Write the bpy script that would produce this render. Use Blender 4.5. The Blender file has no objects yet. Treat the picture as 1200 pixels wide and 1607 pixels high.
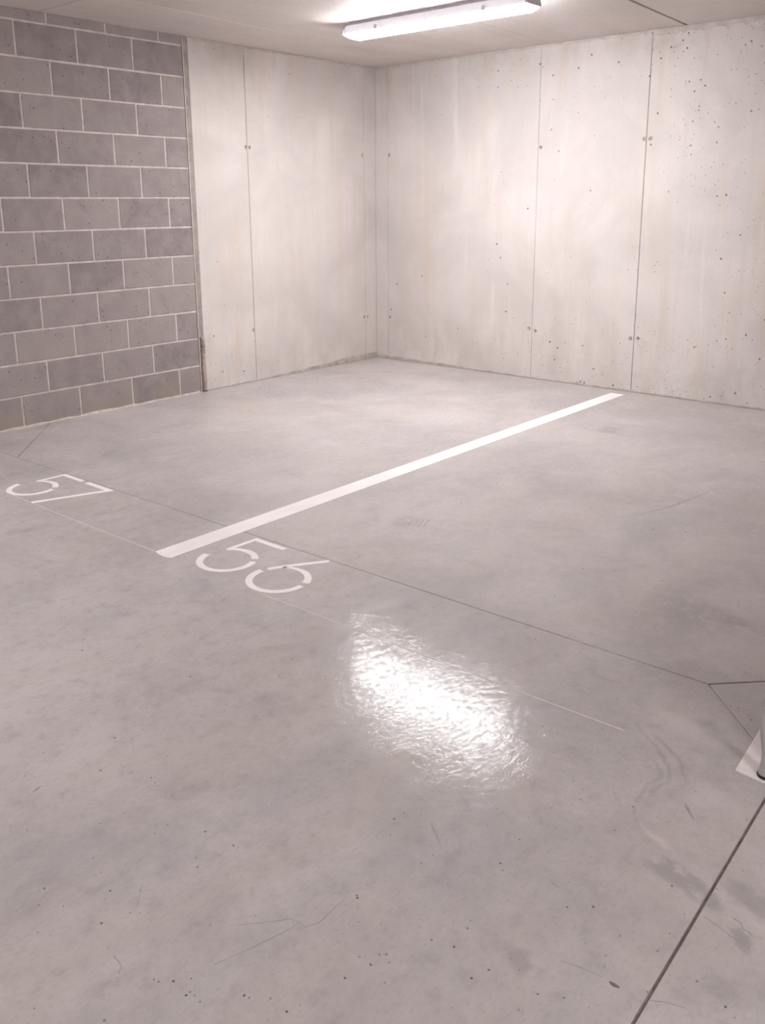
import bpy, bmesh, math, random
from mathutils import Vector, Matrix
random.seed(7)
S = bpy.context.scene
COL = S.collection

# ---------------------------------------------------------------- camera, world, exposure
def make_camera():
    f, cx, cy = 1388.86, 600.40, 667.45            # pixels of the 1200 x 1607 frame
    pit, yaw, rol = 0.2451856, 0.7105794, -0.0066020
    fw = Vector((math.cos(yaw) * math.cos(pit), math.sin(yaw) * math.cos(pit), -math.sin(pit)))
    r = Vector((math.sin(yaw), -math.cos(yaw), 0.0))
    u = r.cross(fw)
    r2 = r * math.cos(rol) + u * math.sin(rol)
    u2 = -r * math.sin(rol) + u * math.cos(rol)
    cd = bpy.data.cameras.new('camera')
    cd.sensor_fit = 'VERTICAL'
    cd.sensor_height = 36.0
    cd.lens = 36.0 * f / 1607.0
    cd.shift_x = (600.0 - cx) / 1607.0
    cd.shift_y = (cy - 803.5) / 1607.0
    cd.clip_start = 0.05
    co = bpy.data.objects.new('camera', cd)
    m = Matrix((r2, u2, -fw)).transposed().to_4x4()
    m.translation = Vector((-6.753082, -5.886878, 1.518670))
    co.matrix_world = m
    COL.objects.link(co)
    S.camera = co
make_camera()

W = bpy.data.worlds.new('world')
S.world = W
W.use_nodes = True
W.node_tree.nodes['Background'].inputs[0].default_value = (1.0, 0.95, 0.93, 1)
W.node_tree.nodes['Background'].inputs[1].default_value = 0.05
S.view_settings.view_transform = 'Standard'
S.view_settings.look = 'None'
S.view_settings.gamma = 1.0
S.view_settings.use_curve_mapping = False
S.view_settings.exposure = 0.0
LAMP = 118.0
LAMP_COLOUR = (1.0, 0.995, 1.0)
# where the tubes hang: (x, y) of the middle of each; the first is the one in the photograph, the second casts the column's shadow, the rest are unseen lamps added as fill
LAMPS = [(-1.69, -2.005), (-6.5, -8.05), (-7.3, -1.5), (-10.5, -7.45), (-6.1, -12.6), (-1.69, -12.6)]

H = 2.772           # ceiling height
CO = 0.225          # block course
BX = -2.235         # right end of the blockwork
XB, YB = -14.0, -15.0

# ---------------------------------------------------------------- helpers
def link(name, mesh, mat=None, parent=None):
    o = bpy.data.objects.new(name, mesh)
    if mat is not None:
        mesh.materials.append(mat)
    COL.objects.link(o)
    if parent is not None:
        o.parent = parent
    return o

def build(name, bm, mat, parent=None, smooth=False):
    me = bpy.data.meshes.new(name)
    bmesh.ops.recalc_face_normals(bm, faces=bm.faces)
    if smooth:
        for f in bm.faces:
            f.smooth = True
    bm.to_mesh(me)
    bm.free()
    return link(name, me, mat, parent)

def empty(name, loc):
    o = bpy.data.objects.new(name, None)
    o.location = loc
    o.empty_display_size = 0.1
    COL.objects.link(o)
    return o

def tag(o, label=None, cat=None, group=None, kind=None):
    for k, v in (('label', label), ('category', cat), ('group', group), ('kind', kind)):
        if v:
            o[k] = v
    return o

def bx(bm, x0, x1, y0, y1, z0, z1):
    v = [bm.verts.new((x, y, z)) for x in (x0, x1) for y in (y0, y1) for z in (z0, z1)]
    for q in ((0, 1, 3, 2), (4, 6, 7, 5), (0, 4, 5, 1), (2, 3, 7, 6), (0, 2, 6, 4), (1, 5, 7, 3)):
        bm.faces.new([v[i] for i in q])

def box_bm(*a):
    bm = bmesh.new()
    bx(bm, *a)
    return bm

def inset_poly(p, d):
    """offset a counter-clockwise polygon inwards by d (a number, or one per edge)"""
    n = len(p)
    ds = d if isinstance(d, (list, tuple)) else [d] * n
    L = []
    for i in range(n):
        a, b = Vector(p[i]), Vector(p[(i + 1) % n])
        t = (b - a).normalized()
        nr = Vector((-t.y, t.x))
        L.append((a + nr * ds[i], t))
    out = []
    for i in range(n):
        (a, t), (b, s) = L[i - 1], L[i]
        den = t.x * s.y - t.y * s.x
        if abs(den) < 1e-6:
            out.append(b.copy())
        else:
            k = ((b.x - a.x) * s.y - (b.y - a.y) * s.x) / den
            out.append(a + t * k)
    return out

def area2(p):
    return sum(p[i - 1][0] * p[i][1] - p[i][0] * p[i - 1][1] for i in range(len(p)))

def prism(bm, poly, z0, z1, cham=0.0):
    """upright prism over a polygon in XY, with an optional chamfer along its upper edge"""
    if area2(poly) < 0:
        poly = list(reversed(poly))
    rings = [(poly, z0)]
    if cham:
        rings += [(poly, z1 - cham), (inset_poly(poly, cham), z1)]
    else:
        rings += [(poly, z1)]
    vs = [[bm.verts.new((q[0], q[1], z)) for q in pl] for pl, z in rings]
    n = len(poly)
    for a, b in zip(vs, vs[1:]):
        for i in range(n):
            bm.faces.new((a[i], a[(i + 1) % n], b[(i + 1) % n], b[i]))
    bm.faces.new(vs[-1])
    bm.faces.new(list(reversed(vs[0])))

def strip(bm, pts, w, z0, z1):
    """a flat ribbon along pts in XY; w is a number or one width per point"""
    n = len(pts)
    ws = w if isinstance(w, (list, tuple)) else [w] * n
    L, R = [], []
    for i in range(n):
        a, b = Vector(pts[max(i - 1, 0)]), Vector(pts[min(i + 1, n - 1)])
        t = (b - a).normalized()
        nr = Vector((-t.y, t.x)) * ws[i] * 0.5
        L.append(Vector(pts[i]) + nr)
        R.append(Vector(pts[i]) - nr)
    rows = []
    for l, r in zip(L, R):
        rows.append([bm.verts.new((l.x, l.y, z0)), bm.verts.new((l.x, l.y, z1)), bm.verts.new((r.x, r.y, z1)), bm.verts.new((r.x, r.y, z0))])
    for a, b in zip(rows, rows[1:]):
        for i in range(4):
            j = (i + 1) % 4
            bm.faces.new((a[i], a[j], b[j], b[i]))
    bm.faces.new(rows[0])
    bm.faces.new(list(reversed(rows[-1])))

def lathe(bm, prof, seg=20, axis='Z', org=(0, 0, 0), closed=True, wob=None):
    """turn (radius, height) pairs about an axis through org"""
    rings = []
    for r, h in prof:
        ring = []
        for k in range(seg):
            a = 2 * math.pi * k / seg
            rr = r * (wob(a, h) if wob else 1)
            c, s = rr * math.cos(a), rr * math.sin(a)
            p = {'Z': (c, s, h), 'X': (h, c, s), 'Y': (c, h, s)}[axis]
            ring.append(bm.verts.new((p[0] + org[0], p[1] + org[1], p[2] + org[2])))
        rings.append(ring)
    for a, b in zip(rings, rings[1:]):
        for k in range(seg):
            bm.faces.new((a[k], a[(k + 1) % seg], b[(k + 1) % seg], b[k]))
    if closed:
        bm.faces.new(rings[0])
        bm.faces.new(list(reversed(rings[-1])))

# ---------------------------------------------------------------- node helpers
class NT:
    def __init__(self, name):
        self.m = bpy.data.materials.new(name)
        self.m.use_nodes = True
        self.t = self.m.node_tree
        self.b = self.t.nodes['Principled BSDF']
    def n(self, kind, ins=None, **props):
        nd = self.t.nodes.new(kind)
        for k, v in props.items():
            setattr(nd, k, v)
        for k, v in (ins or {}).items():
            self.set(nd.inputs[k], v)
        return nd
    def set(self, sock, v):
        if hasattr(v, 'is_output'):
            self.t.links.new(v, sock)
        else:
            sock.default_value = v
    def pos(self):
        if not hasattr(self, '_p'):
            self._p = self.n('ShaderNodeNewGeometry').outputs['Position']
        return self._p
    def scaled(self, v, s):
        return self.n('ShaderNodeVectorMath', {0: v, 1: s}, operation='MULTIPLY').outputs[0]
    def noise(self, v, scale, detail=4.0, rough=0.55, dist=0.0):
        return self.n('ShaderNodeTexNoise', {'Vector': v, 'Scale': scale, 'Detail': detail, 'Roughness': rough, 'Distortion': dist}).outputs['Fac']
    def math(self, op, a, b=0.0, clamp=False):
        return self.n('ShaderNodeMath', {0: a, 1: b}, operation=op, use_clamp=clamp).outputs[0]
    def ramp(self, v, a, b, c=0.0, d=1.0):
        return self.n('ShaderNodeMapRange', {'Value': v, 'From Min': a, 'From Max': b, 'To Min': c, 'To Max': d}, interpolation_type='SMOOTHSTEP').outputs[0]
    def mix(self, f, a, b, mode='MIX'):
        nd = self.n('ShaderNodeMix', data_type='RGBA', blend_type=mode)
        for s, v in ((nd.inputs[0], f), (nd.inputs[6], a), (nd.inputs[7], b)):
            self.set(s, (v[0], v[1], v[2], 1.0) if isinstance(v, tuple) else v)
        return nd.outputs[2]
    def sep(self, v):
        return self.n('ShaderNodeSeparateXYZ', {0: v}).outputs
    def pits(self, scale, size, keep, warp=None):
        """round pinholes: distance to random cell points, only in a share of the cells"""
        v = self.n('ShaderNodeTexVoronoi', {'Vector': self.pos(), 'Scale': scale}, feature='F1')
        r = self.sep(v.outputs['Color'])
        ok = self.math('LESS_THAN', r[0], keep)
        rad = self.math('MULTIPLY_ADD', r[1], size)
        rad.node.inputs[2].default_value = size * 0.35
        d = self.math('DIVIDE', v.outputs['Distance'], rad)
        return self.math('MULTIPLY', self.ramp(d, 1.0, 0.7), ok)
    def bump(self, h, strength, dist=0.002, normal=None):
        ins = {'Height': h, 'Strength': strength, 'Distance': dist}
        if normal is not None:
            ins['Normal'] = normal
        return self.n('ShaderNodeBump', ins).outputs[0]
    def out(self, col, rough, normal=None, spec=0.3, **kw):
        self.set(self.b.inputs['Base Color'], (col[0], col[1], col[2], 1.0) if isinstance(col, tuple) else col)
        self.set(self.b.inputs['Roughness'], rough)
        self.set(self.b.inputs['Specular IOR Level'], spec)
        if normal is not None:
            self.set(self.b.inputs['Normal'], normal)
        for k, v in kw.items():
            self.set(self.b.inputs[k.replace('_', ' ')], v)
        return self.m

def shade(c, k):
    return (c[0] * k, c[1] * k, c[2] * k)

# ---------------------------------------------------------------- materials
def mat_plain(name, col, rough=0.6, var=0.12, scale=30.0, spec=0.3, metallic=0.0):
    t = NT(name)
    n = t.noise(t.pos(), scale, 5)
    c = t.mix(t.ramp(n, 0.3, 0.7), shade(col, 1 - var), shade(col, 1 + var))
    return t.out(c, rough, t.bump(n, 0.15), spec, Metallic=metallic)

WALL = (0.630, 0.578, 0.560)
def mat_wall():
    t = NT('fair_faced_concrete')
    P = t.pos()
    xyz = t.sep(P)
    cloud = t.noise(P, 1.1, 5, 0.6, 0.4)
    streak = t.noise(t.scaled(P, (9.0, 9.0, 0.55)), 1.0, 5, 0.62)
    fine = t.noise(P, 55.0, 4, 0.6)
    c = t.mix(t.ramp(cloud, 0.3, 0.7), shade(WALL, 0.88), shade(WALL, 1.08))
    c = t.mix(t.math('MULTIPLY', t.ramp(streak, 0.48, 0.76), 0.7), c, (0.60, 0.53, 0.475))
    c = t.mix(t.math('MULTIPLY', t.ramp(streak, 0.42, 0.28), 0.5), c, (0.74, 0.69, 0.67))
    c = t.mix(t.math('MULTIPLY', t.ramp(fine, 0.35, 0.7), 0.12), c, (0.45, 0.40, 0.38))
    # darker blotches, mainly towards the floor and just below the ceiling
    blot = t.noise(t.scaled(P, (3.2, 3.2, 2.0)), 1.0, 7, 0.68, 0.3)
    low = t.ramp(xyz[2], 0.75, 0.05)
    high = t.ramp(xyz[2], 2.45, 2.74)
    lift = t.math('MAXIMUM', t.math('MULTIPLY', low, 0.8), high)
    c = t.mix(t.math('MULTIPLY', t.math('MULTIPLY', t.ramp(blot, 0.44, 0.66), lift), 0.5), c, (0.44, 0.385, 0.345))
    # a few warm rust and oil runs
    run = t.noise(t.scaled(P, (4.0, 4.0, 0.35)), 1.3, 3, 0.5)
    c = t.mix(t.math('MULTIPLY', t.ramp(run, 0.56, 0.76), 0.5), c, (0.60, 0.50, 0.40))
    # blow holes: thick in the panel right of the dark joint and along the bottom, sparse elsewhere
    dn = t.noise(P, 1.7, 3)
    right = t.math('MULTIPLY', t.ramp(xyz[1], -2.70, -3.1), t.ramp(xyz[0], -0.5, -0.1))
    ends = t.math('MAXIMUM', t.ramp(xyz[2], 0.8, 0.1), t.ramp(xyz[2], 2.1, 2.7))
    side = t.math('MAXIMUM', t.ramp(xyz[1], -1.1, -2.7), t.ramp(xyz[0], -0.9, -1.7))
    ends = t.math('MULTIPLY', ends, t.math('ADD', t.math('MULTIPLY', side, 0.85), 0.15))
    dens = t.math('ADD', t.math('MULTIPLY', ends, 0.13), t.math('MULTIPLY', right, 0.08))
    dens = t.math('ADD', t.math('MULTIPLY', dens, t.ramp(dn, 0.38, 0.66)), 0.006)
    p1 = t.pits(26.0, 0.20, dens)
    p2 = t.pits(55.0, 0.24, t.math('MULTIPLY', dens, 0.9))
    p = t.math('MAXIMUM', p1, t.math('MULTIPLY', p2, 0.8))
    c = t.mix(t.math('MULTIPLY', p, 0.85), c, (0.15, 0.12, 0.105))
    h = t.math('SUBTRACT', t.math('MULTIPLY', fine, 0.25), p)
    nm = t.bump(h, 0.5, 0.004)
    return t.out(c, 0.62, nm, 0.25)

def mat_kicker():  # darker mottled tone for the strip along the wall foot
    t = NT('dark_concrete_foot')
    P = t.pos()
    n = t.noise(P, 9.0, 6, 0.65)
    c = t.mix(t.ramp(n, 0.32, 0.68), (0.36, 0.315, 0.285), (0.54, 0.485, 0.45))
    return t.out(c, 0.75, t.bump(n, 0.5, 0.004))

def mat_ceiling():
    t = NT('ceiling_concrete')
    P = t.pos()
    n = t.noise(t.scaled(P, (0.8, 2.0, 1.0)), 1.3, 5, 0.55, 0.4)
    f = t.noise(P, 45.0, 4)
    c = t.mix(t.ramp(n, 0.3, 0.7), (0.66, 0.60, 0.57), (0.74, 0.685, 0.66))
    c = t.mix(t.math('MULTIPLY', t.ramp(f, 0.4, 0.7), 0.12), c, (0.34, 0.30, 0.28))
    return t.out(c, 0.6, t.bump(f, 0.1, 0.002), 0.25)

def mat_block():
    t = NT('grey_concrete_block')
    P = t.pos()
    rnd = t.n('ShaderNodeObjectInfo').outputs['Random']
    g = t.noise(P, 120.0, 4, 0.7)
    m = t.noise(P, 7.0, 5, 0.6, 0.3)
    c = t.mix(rnd, (0.235, 0.200, 0.205), (0.335, 0.290, 0.283))
    c = t.mix(t.math('MULTIPLY', t.ramp(m, 0.35, 0.7), 0.5), c, (0.385, 0.335, 0.315))
    c = t.mix(t.math('MULTIPLY', t.ramp(m, 0.42, 0.25), 0.35), c, (0.20, 0.17, 0.17))
    c = t.mix(t.math('MULTIPLY', t.ramp(g, 0.5, 0.75), 0.4), c, (0.17, 0.145, 0.145))
    c = t.mix(t.math('MULTIPLY', t.ramp(g, 0.45, 0.25), 0.35), c, (0.45, 0.40, 0.39))
    p = t.pits(38.0, 0.2, 0.10)
    c = t.mix(t.math('MULTIPLY', p, 0.7), c, (0.10, 0.085, 0.085))
    z = t.sep(P)[2]
    d = t.math('MULTIPLY', t.ramp(z, 0.24, 0.0), t.ramp(t.noise(P, 4.5, 5), 0.38, 0.62))
    c = t.mix(t.math('MULTIPLY', d, 0.55), c, (0.33, 0.275, 0.225))
    h = t.math('SUBTRACT', g, p)
    return t.out(c, 0.85, t.bump(h, 0.55, 0.003), 0.2)

def mat_mortar():
    t = NT('pale_mortar')
    P = t.pos()
    n = t.noise(P, 14.0, 5, 0.6)
    c = t.mix(t.ramp(n, 0.3, 0.7), (0.50, 0.435, 0.40), (0.64, 0.575, 0.55))
    return t.out(c, 0.8, t.bump(t.noise(P, 90.0, 3), 0.3, 0.002), 0.2)

FLOOR = (0.475, 0.432, 0.424)
# marks and painted lit patches on the floor: (x, y, angle, half length, half width, colour, strength, softness)
STAINS_AND_LIGHT = []
def mat_floor():
    t = NT('power_floated_concrete')
    P = t.pos()
    xyz = t.sep(P)
    warp = t.n('ShaderNodeTexNoise', {'Vector': P, 'Scale': 2.2, 'Detail': 4.0}).outputs['Color']
    wv = t.n('ShaderNodeVectorMath', {0: warp, 1: (0.5, 0.5, 0.5)}, operation='SUBTRACT').outputs[0]
    PW = t.n('ShaderNodeVectorMath', {0: wv, 1: (0.34, 0.34, 0.0), 2: P}, operation='MULTIPLY_ADD').outputs[0]
    big = t.noise(PW, 0.75, 4, 0.5)
    mid = t.noise(PW, 2.6, 6, 0.62, 0.5)
    sweep = t.noise(t.scaled(PW, (1.1, 3.6, 1.0)), 1.0, 5, 0.6, 0.6)
    small = t.noise(P, 16.0, 6, 0.62)
    grit = t.noise(t.scaled(P, (1.0, 1.7, 1.0)), 62.0, 6, 0.68)
    c = t.mix(t.ramp(big, 0.3, 0.7), shade(FLOOR, 0.86), shade(FLOOR, 1.10))
    c = t.mix(t.math('MULTIPLY', t.ramp(mid, 0.45, 0.78), 0.62), c, (0.355, 0.322, 0.325))
    c = t.mix(t.math('MULTIPLY', t.ramp(mid, 0.54, 0.22), 0.6), c, (0.575, 0.525, 0.515))
    c = t.mix(t.math('MULTIPLY', t.ramp(sweep, 0.45, 0.76), 0.45), c, (0.475, 0.405, 0.360))
    c = t.mix(t.math('MULTIPLY', t.ramp(sweep, 0.52, 0.24), 0.45), c, (0.405, 0.385, 0.400))
    aisle = t.ramp(xyz[0], -3.7, -4.4, 0.35, 1.0)      # the bay slab was trowelled smoother than the aisle
    c = t.mix(t.math('MULTIPLY', t.math('MULTIPLY', t.ramp(small, 0.48, 0.76), aisle), 0.45), c, (0.30, 0.27, 0.268))
    c = t.mix(t.math('MULTIPLY', t.ramp(small, 0.50, 0.22), 0.24), c, (0.60, 0.555, 0.545))
    c = t.mix(t.math('MULTIPLY', t.math('MULTIPLY', t.ramp(grit, 0.50, 0.72), aisle), 0.42), c, (0.30, 0.27, 0.268))
    wet = None
    for (x, y, an, a, b, cc, st, so) in STAINS_AND_LIGHT:
        d = t.n('ShaderNodeVectorMath', {0: PW, 1: (x, y, 0)}, operation='SUBTRACT').outputs[0]
        d = t.n('ShaderNodeVectorRotate', {'Vector': d, 'Angle': -an}, rotation_type='Z_AXIS').outputs[0]
        d = t.n('ShaderNodeVectorMath', {0: d, 1: (1 / a, 1 / b, 0)}, operation='MULTIPLY').outputs[0]
        d = t.n('ShaderNodeVectorMath', {0: d}, operation='LENGTH').outputs[1]
        mk = t.math('MULTIPLY', t.ramp(d, 1.0, 1.0 - so), st)
        if st < 0.9:
            mk = t.math('MULTIPLY', mk, t.ramp(small, 0.30, 0.52))
        c = t.mix(mk, c, cc)
    p1 = t.pits(30.0, 0.13, 0.05)
    p2 = t.pits(75.0, 0.20, 0.06)
    p = t.math('MAXIMUM', p1, t.math('MULTIPLY', p2, 0.7))
    c = t.mix(t.math('MULTIPLY', p, 0.75), c, (0.13, 0.112, 0.108))
    # trowel ripples under the sealer
    rip = t.noise(t.scaled(PW, (1.0, 2.0, 1.0)), 34.0, 4, 0.6)
    hh = t.math('ADD', t.math('MULTIPLY', rip, 0.9), t.math('MULTIPLY', small, 0.8))
    hh = t.math('ADD', hh, t.math('MULTIPLY', t.noise(P, 150.0, 2, 0.5), 0.10))
    hh = t.math('SUBTRACT', hh, t.math('MULTIPLY', p, 0.6))
    # the slab falls a little towards the aisle
    fall = t.n('ShaderNodeVectorMath', {0: P, 1: (0.0215, 0.0185, 0.0)}, operation='DOT_PRODUCT').outputs[1]
    nm = t.bump(hh, 0.125, 0.006, t.bump(fall, 1.0, 1.0))
    base_nm = t.bump(t.math('ADD', grit, t.math('MULTIPLY', small, 0.6)), 0.12, 0.003)
    rg = t.ramp(mid, 0.3, 0.7, 0.10, 0.16)
    m = t.out(c, 0.62, base_nm, 0.25)
    t.set(t.b.inputs['Coat Weight'], t.ramp(t.noise(t.scaled(PW, (1.0, 1.6, 1.0)), 38.0, 6, 0.75), 0.34, 0.60, 0.12, 0.60))
    t.set(t.b.inputs['Coat Roughness'], rg)
    t.set(t.b.inputs['Coat Normal'], nm)
    return m

def mat_paint():
    t = NT('white_floor_paint')
    P = t.pos()
    n = t.noise(P, 60.0, 5, 0.65)
    m = t.noise(P, 5.0, 4)
    c = t.mix(t.ramp(m, 0.3, 0.7), (0.84, 0.775, 0.775), (0.90, 0.845, 0.84))
    c = t.mix(t.math('MULTIPLY', t.ramp(n, 0.60, 0.75), 0.35), c, (0.60, 0.545, 0.535))
    return t.out(c, 0.5, t.bump(n, 0.15, 0.002), 0.3)

def mat_emit():
    t = NT('glowing_diffuser')
    t.set(t.b.inputs['Emission Color'], (*LAMP_COLOUR, 1))
    t.set(t.b.inputs['Emission Strength'], LAMP)
    return t.out((0.85, 0.85, 0.85), 0.4)

def mat_side():
    t = NT('milky_side')
    t.set(t.b.inputs['Emission Color'], (0.93, 0.90, 1.0, 1))
    t.set(t.b.inputs['Emission Strength'], 0.35)
    return t.out((0.80, 0.78, 0.82), 0.4)
M_SIDE = mat_side()

# floor marks and painted patches of light, in metres on the floor
DARK, GREY, CREAM, PALE, TAN = (0.22, 0.195, 0.20), (0.285, 0.262, 0.268), (0.60, 0.53, 0.46), (0.62, 0.575, 0.565), (0.46, 0.38, 0.32)
STAINS_AND_LIGHT += [
    (-3.673, -4.768, -1.660, 0.321, 0.222, GREY, 0.40, 0.9),
    (-3.605, -4.951, -1.913, 0.119, 0.092, GREY, 0.45, 0.8),
    (-5.003, -5.271, -2.080, 0.117, 0.055, GREY, 0.62, 0.5),
    (-4.895, -5.193, -1.695, 0.064, 0.021, CREAM, 0.65, 0.8),
    (-4.622, -5.054, -2.765, 0.277, 0.015, GREY, 0.45, 0.8),
    (-4.577, -5.085, -2.702, 0.213, 0.015, GREY, 0.45, 0.8),
    (-4.750, -5.074, -2.720, 0.193, 0.013, GREY, 0.30, 0.8),
    (-4.961, -5.411, -1.909, 0.076, 0.055, GREY, 0.50, 0.6),
    (-5.082, -5.400, -1.898, 0.055, 0.022, GREY, 0.60, 0.5),
    (-1.254, -3.247, -0.407, 0.153, 0.109, GREY, 0.60, 0.8),
    (-3.000, -3.919, -1.764, 0.200, 0.096, TAN, 0.35, 0.8),
    (-3.271, -3.995, -1.693, 0.078, 0.075, TAN, 0.32, 0.8),
    (-4.688, -2.350, -0.802, 0.212, 0.173, TAN, 0.32, 0.9),
    (-3.790, -1.040, 0.000, 0.115, 0.080, GREY, 0.50, 0.8),
    (-5.396, -5.114, -0.584, 0.058, 0.045, GREY, 0.45, 0.8),
    (-5.113, -3.963, -0.416, 0.126, 0.146, GREY, 0.35, 0.9),
    (-4.793, -1.976, -0.371, 0.160, 0.074, GREY, 0.40, 0.8),
    (-5.555, -4.129, -0.946, 0.087, 0.123, GREY, 0.32, 0.9),
    (-4.698, -5.244, -2.076, 0.113, 0.100, PALE, 0.40, 0.8),  # lit floor beside the column's shadow, painted pale
    (-3.156, -0.770, 0.282, 0.502, 0.121, GREY, 0.30, 0.9),
    (-3.584, -3.318, -0.391, 0.142, 0.108, GREY, 0.35, 0.8),
    (-4.370, -3.763, -0.427, 0.164, 0.063, PALE, 0.40, 0.8),
    (-4.381, -5.077, -2.078, 0.176, 0.066, PALE, 0.35, 0.8),  # bright strip along the column's shadow edge, put into the colour
    (-5.961, -4.169, -2.436, 0.118, 0.101, GREY, 0.25, 0.9),
    (-5.237, -5.468, -1.503, 0.074, 0.065, GREY, 0.30, 0.9),
]

M_WALL, M_KICK, M_CEIL, M_BLOCK, M_MORT, M_FLOOR, M_PAINT, M_EMIT = mat_wall(), mat_kicker(), mat_ceiling(), mat_block(), mat_mortar(), mat_floor(), mat_paint(), mat_emit()
M_JOINT = mat_plain('dirty_joint', (0.17, 0.14, 0.125), 0.9, 0.25)
M_SEAM = mat_plain('formwork_joint', (0.42, 0.36, 0.325), 0.9, 0.2)
M_SEAL = mat_plain('grey_joint_strip', (0.33, 0.285, 0.26), 0.85, 0.15, 18.0)
M_ROD = mat_plain('brown_rod', (0.40, 0.32, 0.27), 0.7, 0.25, 22.0)
M_CHALK = mat_plain('chalk_line', (0.66, 0.60, 0.585), 0.8, 0.1)
M_SCUFF = mat_plain('tyre_rubber_mark', (0.375, 0.345, 0.345), 0.5, 0.1)
M_CRACK = mat_plain('hairline_crack', (0.33, 0.295, 0.29), 0.7, 0.15)
M_CHIP = mat_plain('dark_chip', (0.15, 0.125, 0.12), 0.8, 0.3)
M_HOUS = mat_plain('lamp_housing', (0.62, 0.60, 0.62), 0.45, 0.04)
M_PIPE = mat_plain('grey_pipe', (0.42, 0.38, 0.375), 0.35, 0.08, 12.0, 0.5)
M_BLACK = mat_plain('black_rubber', (0.02, 0.018, 0.018), 0.6)
M_PLUG = mat_plain('tie_hole_mortar', (0.60, 0.54, 0.51), 0.85, 0.12)
M_RAW = mat_plain('bare_column_concrete', (0.42, 0.38, 0.36), 0.8, 0.12, 10.0)

# ---------------------------------------------------------------- floor: slabs cast between joints
M_FJ = mat_plain('floor_joint_filler', (0.24, 0.20, 0.18), 0.9, 0.25)
floor = build('floor', box_bm(XB - 0.2, 0.2, YB - 0.2, 0.2, -0.20, -0.006), M_FJ)
tag(floor, kind='structure', label='smooth grey power-floated concrete floor with thin cut joints')
VT, VL, VB, VR = (-4.111, -5.0), (-4.44, -5.325), (-4.11, -5.66), (-3.76, -5.345)
J0, JW = (-4.218, -0.70), (-4.212, 0.0)
slabs = [   # polygon, one gap (half joint width) per edge
    ([(0, 0), (-3.60, 0), J0, VT, VR, (0, -5.36)], [0, .003, .0022, .003, .003, 0]),
    ([JW, J0, (-3.60, 0)], [.002, .003, 0]),
    ([JW, (XB, 0), (XB, -5.62), VL, VT, J0], [0, 0, .0035, .0008, .0022, .002]),
    ([VL, (XB, -5.62), (XB, YB), (-4.09, YB), VB], [.0035, 0, 0, .003, .002]),
    ([VT, VL, VB, VR], [.0008, .002, .002, .003]),
    ([VR, VB, (-4.09, YB), (0, YB), (0, -5.36)], [.002, .003, 0, 0, .003]),
]
for poly, gap in slabs:
    bm = bmesh.new()
    if area2(poly) < 0:
        n = len(poly)
        poly = list(reversed(poly))
        gap = [gap[n - 2 - i] if i < n - 1 else gap[n - 1] for i in range(n)]
    q = inset_poly(poly, gap)
    prism(bm, [(v.x, v.y) for v in q], -0.006, 0.0, 0.0020)
    build('floor_slab', bm, M_FLOOR, floor)

# ---------------------------------------------------------------- ceiling: precast planks with open seams
ceiling = build('ceiling', box_bm(XB - 0.2, 0.2, YB - 0.2, 0.2, H + 0.03, H + 0.25), M_JOINT)
tag(ceiling, kind='structure', label='pale grey ceiling of precast concrete planks with narrow seams')
SL = 0.055
seams = [0.0, -0.565, -1.905, -3.03, -4.35, -5.50, -7.96, -10.4, -12.9]
halfs = [0.0, 0.004, 0.0009, 0.011, 0.0009, 0.011, 0.008, 0.008, 0.008]
xcuts = [0.0, -3.40, -7.0, -10.6, XB]
for i in range(len(seams)):
    for a, b in zip(xcuts, xcuts[1:]):
        def yy(k, x):
            if k == 0: return 0.0
            if k == len(seams): return YB
            return seams[k] + SL * x
        h0, h1 = halfs[i], (halfs[i + 1] if i + 1 < len(seams) else 0.0)
        poly = [(a - 0.004, yy(i, a) - h0), (b + 0.004, yy(i, b) - h0), (b + 0.004, yy(i + 1, b) + h1), (a - 0.004, yy(i + 1, a) + h1)]
        if a == 0.0:
            poly[0] = (0.0, poly[0][1]); poly[3] = (0.0, poly[3][1])
        bm = bmesh.new()
        # built hanging: chamfer the lower edge
        prism(bm, poly, -0.03, 0.0, 0.003)
        for v in bm.verts:
            v.co.z = H - v.co.z
        build('ceiling_plank', bm, M_CEIL, ceiling)

# ---------------------------------------------------------------- left wall: blockwork, then cast concrete
wall_left = build('wall_left', box_bm(XB - 0.2, BX, 0.0, 0.25, -0.03, H + 0.03), M_MORT)
tag(wall_left, kind='structure', label='left wall, grey blockwork with pale mortar beside cast concrete')

def block_mesh(w, h):
    bm = bmesh.new()
    d, e = 0.0030, 0.0025
    back = [(0, 0), (w, 0), (w, h), (0, h)]
    r = [[bm.verts.new((x, 0.02, z)) for x, z in back],
         [bm.verts.new((x, -d + 0.0022, z)) for x, z in back]]
    fr = []
    for x, z in back:
        fr.append(bm.verts.new((x + (e if x == 0 else -e), -d, z + (e if z == 0 else -e))))
    r.append(fr)
    for a, b in zip(r, r[1:]):
        for i in range(4):
            bm.faces.new((a[i], a[(i + 1) % 4], b[(i + 1) % 4], b[i]))
    bm.faces.new(r[-1])
    bm.faces.new(list(reversed(r[0])))
    bmesh.ops.recalc_face_normals(bm, faces=bm.faces)
    me = bpy.data.meshes.new('concrete_block')
    bm.to_mesh(me); bm.free()
    me.materials.append(M_BLOCK)
    return me
MJ = 0.0135
full, half = block_mesh(2 * CO - MJ, CO - MJ), block_mesh(CO - MJ, CO - MJ)
fullc, halfc = block_mesh(2 * CO - MJ, H - 12 * CO - MJ * 0.5 - 0.002), block_mesh(CO - MJ, H - 12 * CO - MJ * 0.5 - 0.002)
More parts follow.
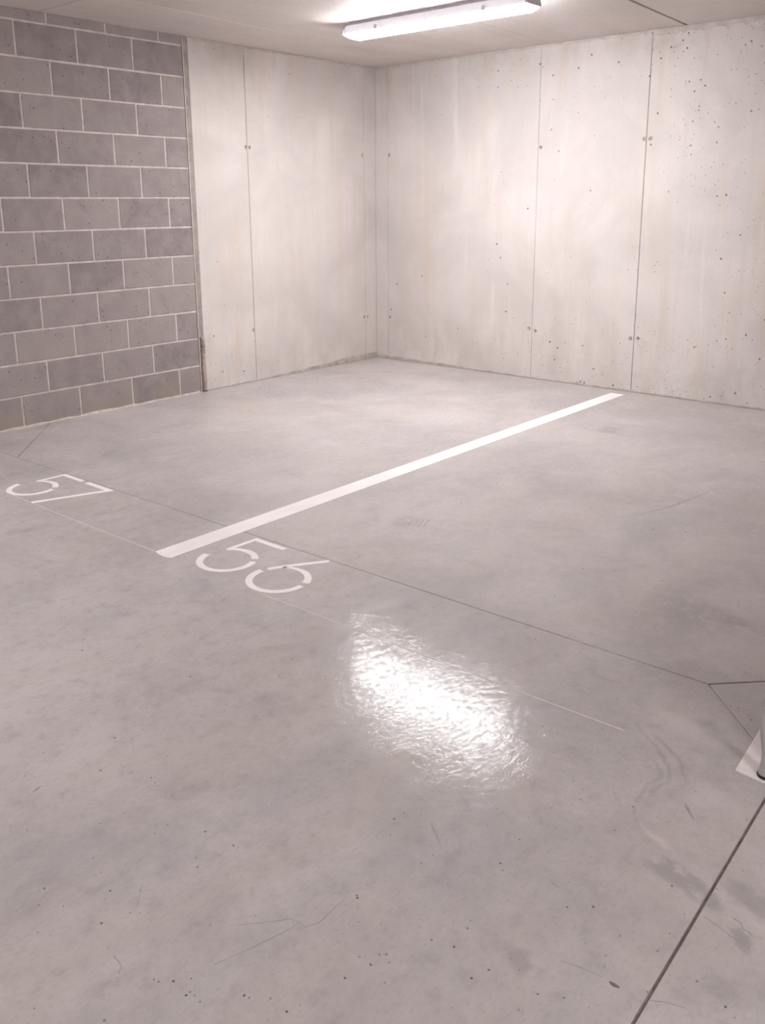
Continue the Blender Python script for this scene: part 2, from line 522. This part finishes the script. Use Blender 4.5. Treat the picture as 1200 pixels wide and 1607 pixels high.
for k in range(13):
    z = k * CO + MJ * 0.5
    x = BX - 0.006
    odd = (k % 2 == 0)
    first = True
    while x > -7.6:
        hb = odd and first
        me = (halfc if hb else fullc) if k == 12 else (half if hb else full)
        w = (CO if hb else 2 * CO)
        if hb: w = CO - 0.012
        o = bpy.data.objects.new('concrete_block', me)
        if hb: o.scale.x = (w - MJ) / (CO - MJ)
        o.location = (x - w + MJ, random.uniform(-0.0012, 0.0004), z + random.uniform(-0.0015, 0.0015))
        o.parent = wall_left
        COL.objects.link(o)
        x -= w
        first = False
# blockwork beyond the part worth picking apart
build('plain_blockwork', box_bm(XB, -7.75, 0.0, 0.02, 0.0, H), M_BLOCK, wall_left)

def jag_panel(name, mat, parent, axis, a0, a1, z0, z1, depth, front, jag=0.0, cham=0.003, step=0.03):
    """a cast panel: a thin slab facing the room, its head broken off unevenly"""
    if a0 > a1: a0, a1 = a1, a0
    pts = [(a0, z0), (a1, z0)]
    if jag:
        n = max(2, int((a1 - a0) / step))
        for i in range(n + 1):
            f = i / n
            pts.append((a1 + (a0 - a1) * f, z1 - jag * random.random() ** 2))
    else:
        pts += [(a1, z1), (a0, z1)]
    bm = bmesh.new()
    prism(bm, pts, 0.0, depth, cham)
    for v in bm.verts:
        p, z, d = v.co.x, v.co.y, v.co.z
        if axis == 'X':     # wall in the plane y = 0, room at y < 0
            v.co = (p, front + depth - d, z)
        else:               # wall in the plane x = 0, room at x < 0
            v.co = (front + depth - d, p, z)
    return build(name, bm, mat, parent)

M_PACK = mat_plain('packing_mortar', (0.56, 0.50, 0.47), 0.85, 0.12, 12.0)
GX = -2.183     # left edge of the cast concrete
back = build('wall_backing', box_bm(BX, 0.2, 0.006, 0.25, -0.03, H + 0.03), M_SEAM, wall_left)
ls = [GX, -1.621, -0.158, 0.005]
lw = [0.0, 0.0022, 0.0020, 0.0]
for i in range(3):
    jag_panel('wall_panel', M_WALL, wall_left, 'X', ls[i] + lw[i], ls[i + 1] - lw[i + 1], 0.0, H - 0.012, 0.0055, 0.0, 0.012 if i < 2 else 0.004)
bm = box_bm(BX + 0.008, GX - 0.001, 0.004, 0.0059, 0.0, H)
build('joint_strip', bm, M_SEAL, wall_left)
bm = box_bm(BX - 0.006, BX + 0.0085, 0.0, 0.02, 0.0, H)
build('joint_mortar', bm, M_MORT, wall_left)
# mortar droppings left along the foot of the blocks
bm = bmesh.new()
prev = None
xs = [XB + i * 0.35 for i in range(19)] + [-7.3 + i * 0.06 for i in range(86)]
for x in xs:
    if x > BX: break
    a, b = 0.012 + 0.014 * random.random(), 0.008 + 0.012 * random.random()
    r = [bm.verts.new((x, 0.004, 0.0)), bm.verts.new((x, -a, 0.0)), bm.verts.new((x, -a * 0.45, b * 0.55)), bm.verts.new((x, 0.004, b + 0.006))]
    if prev:
        for i in range(4):
            bm.faces.new((prev[i], prev[(i + 1) % 4], r[(i + 1) % 4], r[i]))
    prev = r
build('mortar_fillet', bm, mat_plain('fillet_mortar', (0.50, 0.43, 0.38), 0.85, 0.2, 14.0), wall_left)

# ---------------------------------------------------------------- right wall: cast concrete lifts
wall_right = build('wall_right', box_bm(0.006, 0.25, YB - 0.2, 0.25, -0.03, H + 0.03), M_SEAM)
tag(wall_right, kind='structure', label='right wall of pale cast concrete with thin vertical formwork joints')
rs = [-0.0008, -0.157, -1.817, -2.775, -4.40, -6.05, -7.70, -9.35, -11.0, -12.65, YB]
rw = [0.0, 0.0020, 0.0010, 0.0024] + [0.0022] * 6 + [0.0]
for i in range(10):
    jag_panel('wall_panel', M_WALL, wall_right, 'Y', rs[i] - rw[i], rs[i + 1] + rw[i + 1], 0.0, H - (0.014 if i < 3 else 0.030), 0.0055, 0.0, 0.010 if i < 3 else 0.022)
build('head_packing', box_bm(GX, 0.005, 0.003, 0.0058, H - 0.07, H), M_PACK, wall_left)
build('packing_strip', box_bm(0.003, 0.0058, YB, -0.001, H - 0.07, H), M_PACK, wall_right)

def kicker(name, parent, axis, a0, a1, hs):
    n = max(3, int(abs(a1 - a0) / 0.16))
    pts = [(a0, 0.0), (a1, 0.0)]
    for i in range(n + 1):
        f = i / n
        pts.append((a1 + (a0 - a1) * f, hs(a1 + (a0 - a1) * f) * (0.9 + 0.2 * random.random())))
    bm = bmesh.new()
    prism(bm, pts, 0.0, 0.006, 0.0025)
    for v in bm.verts:
        p, z, d = v.co
        v.co = (p, -d, z) if axis == 'X' else (-d, p, z)
    o = build(name, bm, M_KICK)
    return tag(o, kind='structure', label='rough darker concrete foot along the %s wall' % ('left' if axis == 'X' else 'right'))
kicker('baseboard_left', wall_left, 'X', -1.95, -0.006, lambda x: 0.012 + 0.045 * max(0.0, min(1.0, (x + 1.5) / 1.2)))
kicker('baseboard_right', wall_right, 'Y', -9.0, -0.006, lambda y: 0.034 - 0.018 * min(1.0, -y / 1.6))

# filled tie holes, in pairs beside the joints
bm = bmesh.new()
lathe(bm, [(0.021, 0.0), (0.0185, 0.0026), (0.0155, 0.0022), (0.0135, -0.0002)], 14, 'X')
tie = bpy.data.meshes.new('tie_plug')
bmesh.ops.recalc_face_normals(bm, faces=bm.faces)
bm.to_mesh(tie); bm.free(); tie.materials.append(M_PLUG)
for y, z in [(-2.757, 1.992), (-2.806, 1.994), (-2.745, .442), (-2.808, .448), (-1.840, 1.971), (-1.787, .445), (-1.850, .428), (-.178, 1.973), (-.180, .424)]:
    o = bpy.data.objects.new('tie_plug', tie)
    o.location = (0, y, z); o.rotation_euler = (random.random() * 6, 0, math.pi)
    o.rotation_euler = (0, 0, math.pi)
    o.parent = wall_right; COL.objects.link(o)
for x, z in [(-1.600, 1.985), (-1.640, 1.985), (-1.635, .454), (-.182, 1.973), (-.180, .427), (-.132, .427)]:
    o = bpy.data.objects.new('tie_plug', tie)
    o.location = (x, 0, z); o.rotation_euler = (0, 0, -math.pi / 2)
    o.parent = wall_left; COL.objects.link(o)

# the two walls behind the camera close the garage
wb = build('wall_back', box_bm(XB - 0.25, XB, YB - 0.2, 0.2, -0.03, H + 0.03), M_WALL)
tag(wb, kind='structure', label='plain concrete wall closing the garage behind the camera')
wf = build('wall_front', box_bm(XB - 0.2, 0.2, YB - 0.25, YB, -0.03, H + 0.03), M_WALL)
tag(wf, kind='structure', label='plain concrete wall at the far end behind the camera')

# ---------------------------------------------------------------- ceiling lights
def make_lamp():
    L = 0.765
    root = empty('ceiling_light', (0, 0, 0))
    bm = bmesh.new()      # slim tray screwed to the ceiling
    prof = [(-0.050, 0.0), (-0.056, -0.025), (0.056, -0.025), (0.050, 0.0)]
    def extr(bm, prof, y0, y1, in0=None):
        a = [bm.verts.new((x, y0, z)) for x, z in prof]
        b = [bm.verts.new((x, y1, z)) for x, z in prof]
        n = len(prof)
        for i in range(n):
            bm.faces.new((a[i], a[(i + 1) % n], b[(i + 1) % n], b[i]))
        bm.faces.new(a); bm.faces.new(list(reversed(b)))
    extr(bm, prof, -L + 0.03, L - 0.03)
    build('housing', bm, M_HOUS, root)
    bm = bmesh.new()      # diffuser: widest below the tray, narrowing to a flat base, ends raked
    prof = [(-0.081, -0.078), (-0.080, -0.090), (-0.066, -0.105), (-0.040, -0.111), (0.040, -0.111), (0.066, -0.105), (0.080, -0.090), (0.081, -0.078)]
    def rake(z): return L - (0.0 if z > -0.075 else (-0.075 - z) * 1.6)
    def loft(bm, prof, f):
        a = [bm.verts.new((x, -f(z), z)) for x, z in prof]
        b = [bm.verts.new((x, f(z), z)) for x, z in prof]
        n = len(prof)
        for i in range(n):
            bm.faces.new((a[i], a[(i + 1) % n], b[(i + 1) % n], b[i]))
        bm.faces.new(a); bm.faces.new(list(reversed(b)))
    loft(bm, prof, rake)
    build('diffuser', bm, M_EMIT, root)
    bm = bmesh.new()      # milky side walls above it, glowing faintly
    loft(bm, [(-0.066, -0.024), (-0.080, -0.0775), (0.080, -0.0775), (0.066, -0.024)], lambda z: L - 0.012 - (0.012 if z > -0.05 else 0.0))
    build('side_wall', bm, M_SIDE, root)
    for s in (-1, 1):     # moulded end caps
        bm = bmesh.new()
        p2 = [(-0.058, -0.010), (-0.0820, -0.064), (-0.0820, -0.079), (0.0820, -0.079), (0.0820, -0.064), (0.058, -0.010)]
        extr(bm, p2, s * (L - 0.010), s * (L + 0.003))
        build('end_cap', bm, M_HOUS, root)
    for y in (-0.45, 0.45):
        bm = bmesh.new()
        bx(bm, -0.0845, -0.070, y - 0.012, y + 0.012, -0.079, -0.050)
        build('clip', bm, M_HOUS, root)
    return root

def copy_tree(o):
    c = o.copy(); COL.objects.link(c)
    for ch in list(o.children):
        k = ch.copy(); COL.objects.link(k); k.parent = c
    return c

WHERE = ['', 'above the aisle behind the camera', 'near the block wall, added as unseen fill', 'across the aisle, added as unseen fill', 'deep in the aisle, added as unseen fill', 'deep along the right wall, added as unseen fill']
lamp = make_lamp()
for i, (x, y) in enumerate(LAMPS):
    o = lamp if i == 0 else copy_tree(lamp)
    o.location = (x, y, H)
    if i == 0:
        tag(o, 'lit white tube light fixed to the ceiling near the corner', 'light')
    else:
        tag(o, 'lit white tube light on the ceiling ' + WHERE[i], 'light', 'ceiling lights beyond the frame')

# ---------------------------------------------------------------- paint on the floor
PT = 0.0012
bm = bmesh.new()
near = [(-4.588, -2.664), (-4.597, -2.700), (-4.600, -2.735), (-4.596, -2.760), (-4.588, -2.780)]
prism(bm, near + [(-0.129, -2.786), (-0.140, -2.667)], 0.0, PT + 0.0004)
tag(build('bay_stripe', bm, M_PAINT), 'long white painted stripe dividing the two parking bays', 'floor stripe')

def arc(c, r, a0, a1, n=22):
    return [(c[0] + r * math.cos(math.radians(a0 + (a1 - a0) * i / n)), c[1] + r * math.sin(math.radians(a0 + (a1 - a0) * i / n))) for i in range(n + 1)]

def taper(n, w0, w1, w2):
    out = []
    for i in range(n):
        f = i / (n - 1)
        out.append(w0 + (w1 - w0) * f * 2 if f < 0.5 else w1 + (w2 - w1) * (f - 0.5) * 2)
    return out

# digits are drawn as stencil strokes: u to the right, v up, top of the digit at v = 0
def digit_five():
    c, r = (0.1155, -0.257), 0.121
    up = arc(c, r, 142, 43)
    lo = arc(c, r, 29, -172)
    return [('poly', [(0.018, 0.0), (0.222, 0.002), (0.222, -0.026), (0.040, -0.028), (0.036, -0.150), (0.060, -0.128), (0.052, -0.158), (0.010, -0.172)]),
            ('line', up, taper(23, 0.014, 0.030, 0.032)), ('line', lo, taper(23, 0.030, 0.027, 0.034))]

def digit_six():
    c, r = (0.124, -0.273), 0.123
    up = arc(c, r, 20, 128)
    lo = arc(c, r, 6, -187)
    leg = [(0.154, 0.0), (0.112, -0.062), (0.066, -0.132), (0.034, -0.186), (0.012, -0.232)]
    return [('line', leg, [0.024, 0.025, 0.026, 0.027, 0.028]), ('line', up, taper(23, 0.033, 0.028, 0.014)), ('line', lo, taper(23, 0.028, 0.027, 0.034))]

def digit_seven():
    return [('poly', [(0.0, -0.002), (0.243, 0.0), (0.094, -0.398), (0.066, -0.388), (0.197, -0.031), (0.0, -0.033)])]

def number(name, label, items):
    (fn0, u0, v0) = items[0][1:]
    root = empty(name, (v0 - 0.2, -(u0 + 0.25), 0.0))
    tag(root, label, 'bay number')
    for nm, fn, u, v in items:
        bm = bmesh.new()
        for kind, pts, *w in fn():
            q = [(v + b - root.location.x, -(u + a) - root.location.y) for a, b in pts]
            if kind == 'poly':
                prism(bm, q, 0.0, PT)
            else:
                strip(bm, q, w[0], 0.0, PT + 0.0002)
        build(nm, bm, M_PAINT, root)

number('bay_number', 'white stencilled number 57 on the floor at the left edge', [('digit_five', digit_five, 1.237, -4.212), ('digit_seven', digit_seven, 1.505, -4.207)])
number('bay_number', 'white stencilled number 56 on the floor beside the stripe', [('digit_five', digit_five, 2.873, -4.184), ('digit_six', digit_six, 3.192, -4.166)])

# thin pale setting-out line that the digits stand on
for pts, lb in (([(-4.602, -1.25), (-4.602, -1.556), (-4.599, -2.114), (-4.586, -2.655)], 'thin pale setting-out line under the number 57, running to the stripe'),
                ([(-4.583, -3.35), (-4.581, -3.378), (-4.562, -3.963), (-4.545, -4.50), (-4.530, -4.91)], 'thin pale setting-out line running right from the number 56')):
    bm = bmesh.new()
    strip(bm, pts, 0.0042, 0.0, 0.0005)
    tag(build('setting_out_line', bm, M_CHALK), lb, 'floor line')

# marks on the floor: rubber, cracks, scratches, pinholes
MARKS = [
    ('tyre_mark', M_SCUFF, [.002, .006, .010, .012, .009, .005, .002], [(-2.840, -4.068), (-2.749, -4.120), (-2.626, -4.165), (-2.479, -4.204), (-2.307, -4.235), (-2.120, -4.259), (-1.914, -4.278)]),
    ('tread_mark', M_SCUFF, .012, [(-3.608, -3.338), (-3.516, -3.295)]),
    ('tread_mark', M_SCUFF, .012, [(-3.590, -3.359), (-3.498, -3.317)]),
    ('tread_mark', M_SCUFF, .012, [(-3.575, -3.378), (-3.481, -3.337)]),
    ('tread_mark', M_SCUFF, .012, [(-3.559, -3.397), (-3.465, -3.356)]),
    ('crack', M_CRACK, .0015, [(-5.749, -4.596), (-5.721, -4.622), (-5.690, -4.650), (-5.663, -4.671), (-5.656, -4.694), (-5.658, -4.712), (-5.630, -4.727), (-5.600, -4.727), (-5.572, -4.723), (-5.546, -4.725)]),
    ('crack', M_CRACK, .0015, [(-5.848, -4.639), (-5.836, -4.644), (-5.808, -4.652), (-5.762, -4.669), (-5.719, -4.681), (-5.682, -4.692), (-5.656, -4.694)]),
    ('crack', M_CRACK, .0020, [(-5.073, -5.358), (-5.077, -5.383), (-5.090, -5.429), (-5.096, -5.465)]),
    ('crack', M_CRACK, .0016, [(-5.348, -5.360), (-5.332, -5.385), (-5.320, -5.419)]),
    ('scratch', M_CRACK, .0015, [(-5.813, -4.337), (-5.836, -4.361), (-5.862, -4.389)]),
    ('scratch', M_CRACK, .0028, [(-5.190, -5.046), (-5.201, -5.058), (-5.202, -5.075)]),
    ('scratch', M_CRACK, [.002, .006, .003, .002, .001], [(-5.221, -4.720), (-5.235, -4.741), (-5.247, -4.758), (-5.265, -4.782), (-5.277, -4.798)]),
    ('scratch', M_CRACK, .0025, [(-5.969, -4.462), (-5.971, -4.485), (-5.975, -4.499), (-5.988, -4.508)]),
    ('scratch', M_CRACK, .0030, [(-5.036, -5.409), (-5.038, -5.426), (-5.052, -5.437), (-5.052, -5.450), (-5.059, -5.455)]),
    ('scratch', M_CRACK, .0018, [(-5.378, -5.179), (-5.367, -5.217), (-5.359, -5.263)]),
    ('dark_mark', M_CHIP, [.004, .009, .008, .003], [(-5.360, -5.279), (-5.361, -5.286), (-5.361, -5.293), (-5.360, -5.301)]),
    ('dark_mark', M_CRACK, [.003, .008, .003], [(-5.808, -3.831), (-5.796, -3.829), (-5.781, -3.825)]),
    ('dark_mark', M_CRACK, [.003, .010, .006, .003], [(-4.734, -5.177), (-4.747, -5.189), (-4.763, -5.204), (-4.781, -5.219)]),
]
PINHOLES = [(-5.926, -4.609), (-5.899, -4.631), (-5.949, -4.575), (-5.946, -4.587), (-5.856, -4.743), (-5.853, -4.755), (-5.826, -4.834), (-5.930, -4.655), (-5.921, -4.688), (-5.597, -4.894), (-5.608, -4.883), (-5.492, -4.990), (-5.493, -5.078), (-5.508, -4.943), (-5.611, -4.911), (-5.639, -4.886), (-5.518, -4.738), (-5.224, -4.930), (-5.242, -5.118), (-5.125, -4.921), (-5.166, -5.321), (-5.698, -4.092), (-5.568, -4.023), (-5.572, -4.048), (-5.638, -3.888), (-5.696, -4.391), (-5.937, -4.366), (-5.594, -4.399), (-5.607, -4.307), (-5.965, -4.258), (-5.872, -4.298), (-5.523, -4.743), (-5.346, -4.786), (-5.319, -4.669), (-5.233, -4.643), (-5.532, -5.063), (-5.478, -5.184), (-5.452, -5.228), (-5.204, -5.161), (-5.246, -5.412), (-5.267, -5.477), (-5.223, -3.916), (-5.525, -3.783), (-5.497, -3.826), (-4.781, -3.455), (-4.195, -5.102), (-4.191, -5.123), (-3.891, -4.946), (-4.206, -4.411), (-3.844, -4.280), (-4.913, -4.010), (-4.890, -4.026), (-4.831, -5.172), (-4.944, -5.085), (-5.697, -4.868), (-6.140, -4.453)]

for nm, mt, w, pts in MARKS:
    bm = bmesh.new()
    strip(bm, pts, w, -0.0005, 0.0003)
    build(nm, bm, mt, floor)
bm = bmesh.new()
for x, y in PINHOLES:
    r = random.uniform(0.0016, 0.0036)
    prism(bm, [(x + r * random.uniform(.7, 1.2) * math.cos(k * 1.047), y + r * random.uniform(.7, 1.2) * math.sin(k * 1.047)) for k in range(6)], -0.0005, 0.0003)
tag(build('pinholes', bm, M_CHIP, floor), kind='stuff')

# ---------------------------------------------------------------- column at the right edge, and its pipe
col = empty('concrete_column', (-4.1, -5.4, 0.0))
tag(col, 'concrete column on a white base pad at the right edge', 'column')
def local(bm, o):
    for v in bm.verts:
        v.co -= o.location
    return bm
bm = bmesh.new()
prism(bm, [(-4.512, -5.228), (-4.246, -5.213), (-3.71, -5.19), (-3.70, -5.62), (-4.53, -5.63), (-4.520, -5.32)], 0.0, 0.006, 0.002)
build('base_pad', local(bm, col), mat_plain('white_base_paint', (0.74, 0.675, 0.655), 0.7, 0.06), col)
bm = bmesh.new()
prism(bm, [(-4.47, -5.335), (-3.80, -5.335), (-3.80, -5.60), (-4.47, -5.60)], 0.006, 0.30)
bm.verts.ensure_lookup_table()
for v in bm.verts:
    if v.co.z > 0.2: v.co.z = H - 0.001
build('shaft', local(bm, col), M_RAW, col)

pipe = empty('conduit', (-4.490, -5.302, 0.0))
tag(pipe, 'thin grey conduit rising from the white pad beside the column', 'conduit')
def tube(bm, pts, r, seg=12):
    rings = []
    for i, q in enumerate(pts):
        t = (Vector(pts[min(i + 1, len(pts) - 1)]) - Vector(pts[max(i - 1, 0)])).normalized()
        a = t.cross(Vector((0.3, 1, 0))).normalized()
        b = t.cross(a)
        rings.append([bm.verts.new(Vector(q) + (a * math.cos(k * 2 * math.pi / seg) + b * math.sin(k * 2 * math.pi / seg)) * r) for k in range(seg)])
    for a, b in zip(rings, rings[1:]):
        for k in range(seg):
            bm.faces.new((a[k], a[(k + 1) % seg], b[(k + 1) % seg], b[k]))
    bm.faces.new(rings[0]); bm.faces.new(list(reversed(rings[-1])))
bm = bmesh.new()
tube(bm, [(0, 0, 0.045), (-0.003, 0.004, 0.08), (-0.007, 0.011, 0.13), (-0.009, 0.017, 0.18), (-0.006, 0.010, 0.25), (0.004, -0.008, 0.36), (0.010, -0.019, 0.5), (0.010, -0.019, H - 0.004)], 0.0125)
build('tube', bm, M_PIPE, pipe, True)
bm = bmesh.new()      # flared foot
lathe(bm, [(0.013, 0.085), (0.0155, 0.080), (0.0165, 0.050), (0.019, 0.028), (0.022, 0.010), (0.022, 0.0065), (0.019, 0.0065), (0.0135, 0.04)], 18, closed=False)
build('foot', bm, M_PIPE, pipe, True)
bm = bmesh.new()
lathe(bm, [(0.0228, 0.0062), (0.0236, 0.009), (0.0228, 0.014), (0.0205, 0.015)], 18)
build('gasket', bm, M_BLACK, pipe)
for z in (0.9, 1.9):
    bm = bmesh.new()
    bx(bm, -0.006, 0.026, -0.034, -0.004, z - 0.012, z + 0.012)
    build('bracket', bm, M_PIPE, pipe)

# ---------------------------------------------------------------- brown rod standing in the joint
rod = empty('joint_rod', (-2.199, -0.006, 0.0))
tag(rod, 'short brown rod standing on the floor in the joint between blocks and concrete', 'rod')
bm = bmesh.new()
prof = [(0.0175, 0.0), (0.0170, 0.02), (0.0165, 0.08), (0.0180, 0.10), (0.0165, 0.125), (0.0172, 0.20), (0.0165, 0.30), (0.0178, 0.342), (0.0185, 0.350)]
lathe(bm, prof, 12, wob=lambda a, h: 1 + 0.06 * math.sin(3 * a + 20 * h))
build('lower_length', bm, M_ROD, rod, True)
bm = bmesh.new()
lathe(bm, [(0.0200, 0.350), (0.0210, 0.354), (0.0205, 0.362), (0.0170, 0.366)], 12, wob=lambda a, h: 1 + 0.05 * math.sin(5 * a))
build('collar', bm, M_ROD, rod, True)
bm = bmesh.new()
lathe(bm, [(0.0150, 0.366), (0.0165, 0.39), (0.0150, 0.42), (0.0175, 0.448), (0.0182, 0.456), (0.0120, 0.460)], 12, wob=lambda a, h: 1 + 0.14 * math.sin(4 * a + 60 * h))
build('crumpled_head', bm, mat_plain('pale_brown_rod', (0.42, 0.345, 0.30), 0.75, 0.25, 22.0), rod, True)
bm = bmesh.new()
lathe(bm, [(0.0176, 0.0), (0.0205, 0.001), (0.0200, 0.008), (0.0172, 0.010)], 12)
build('end_ring', bm, M_CHIP, rod)
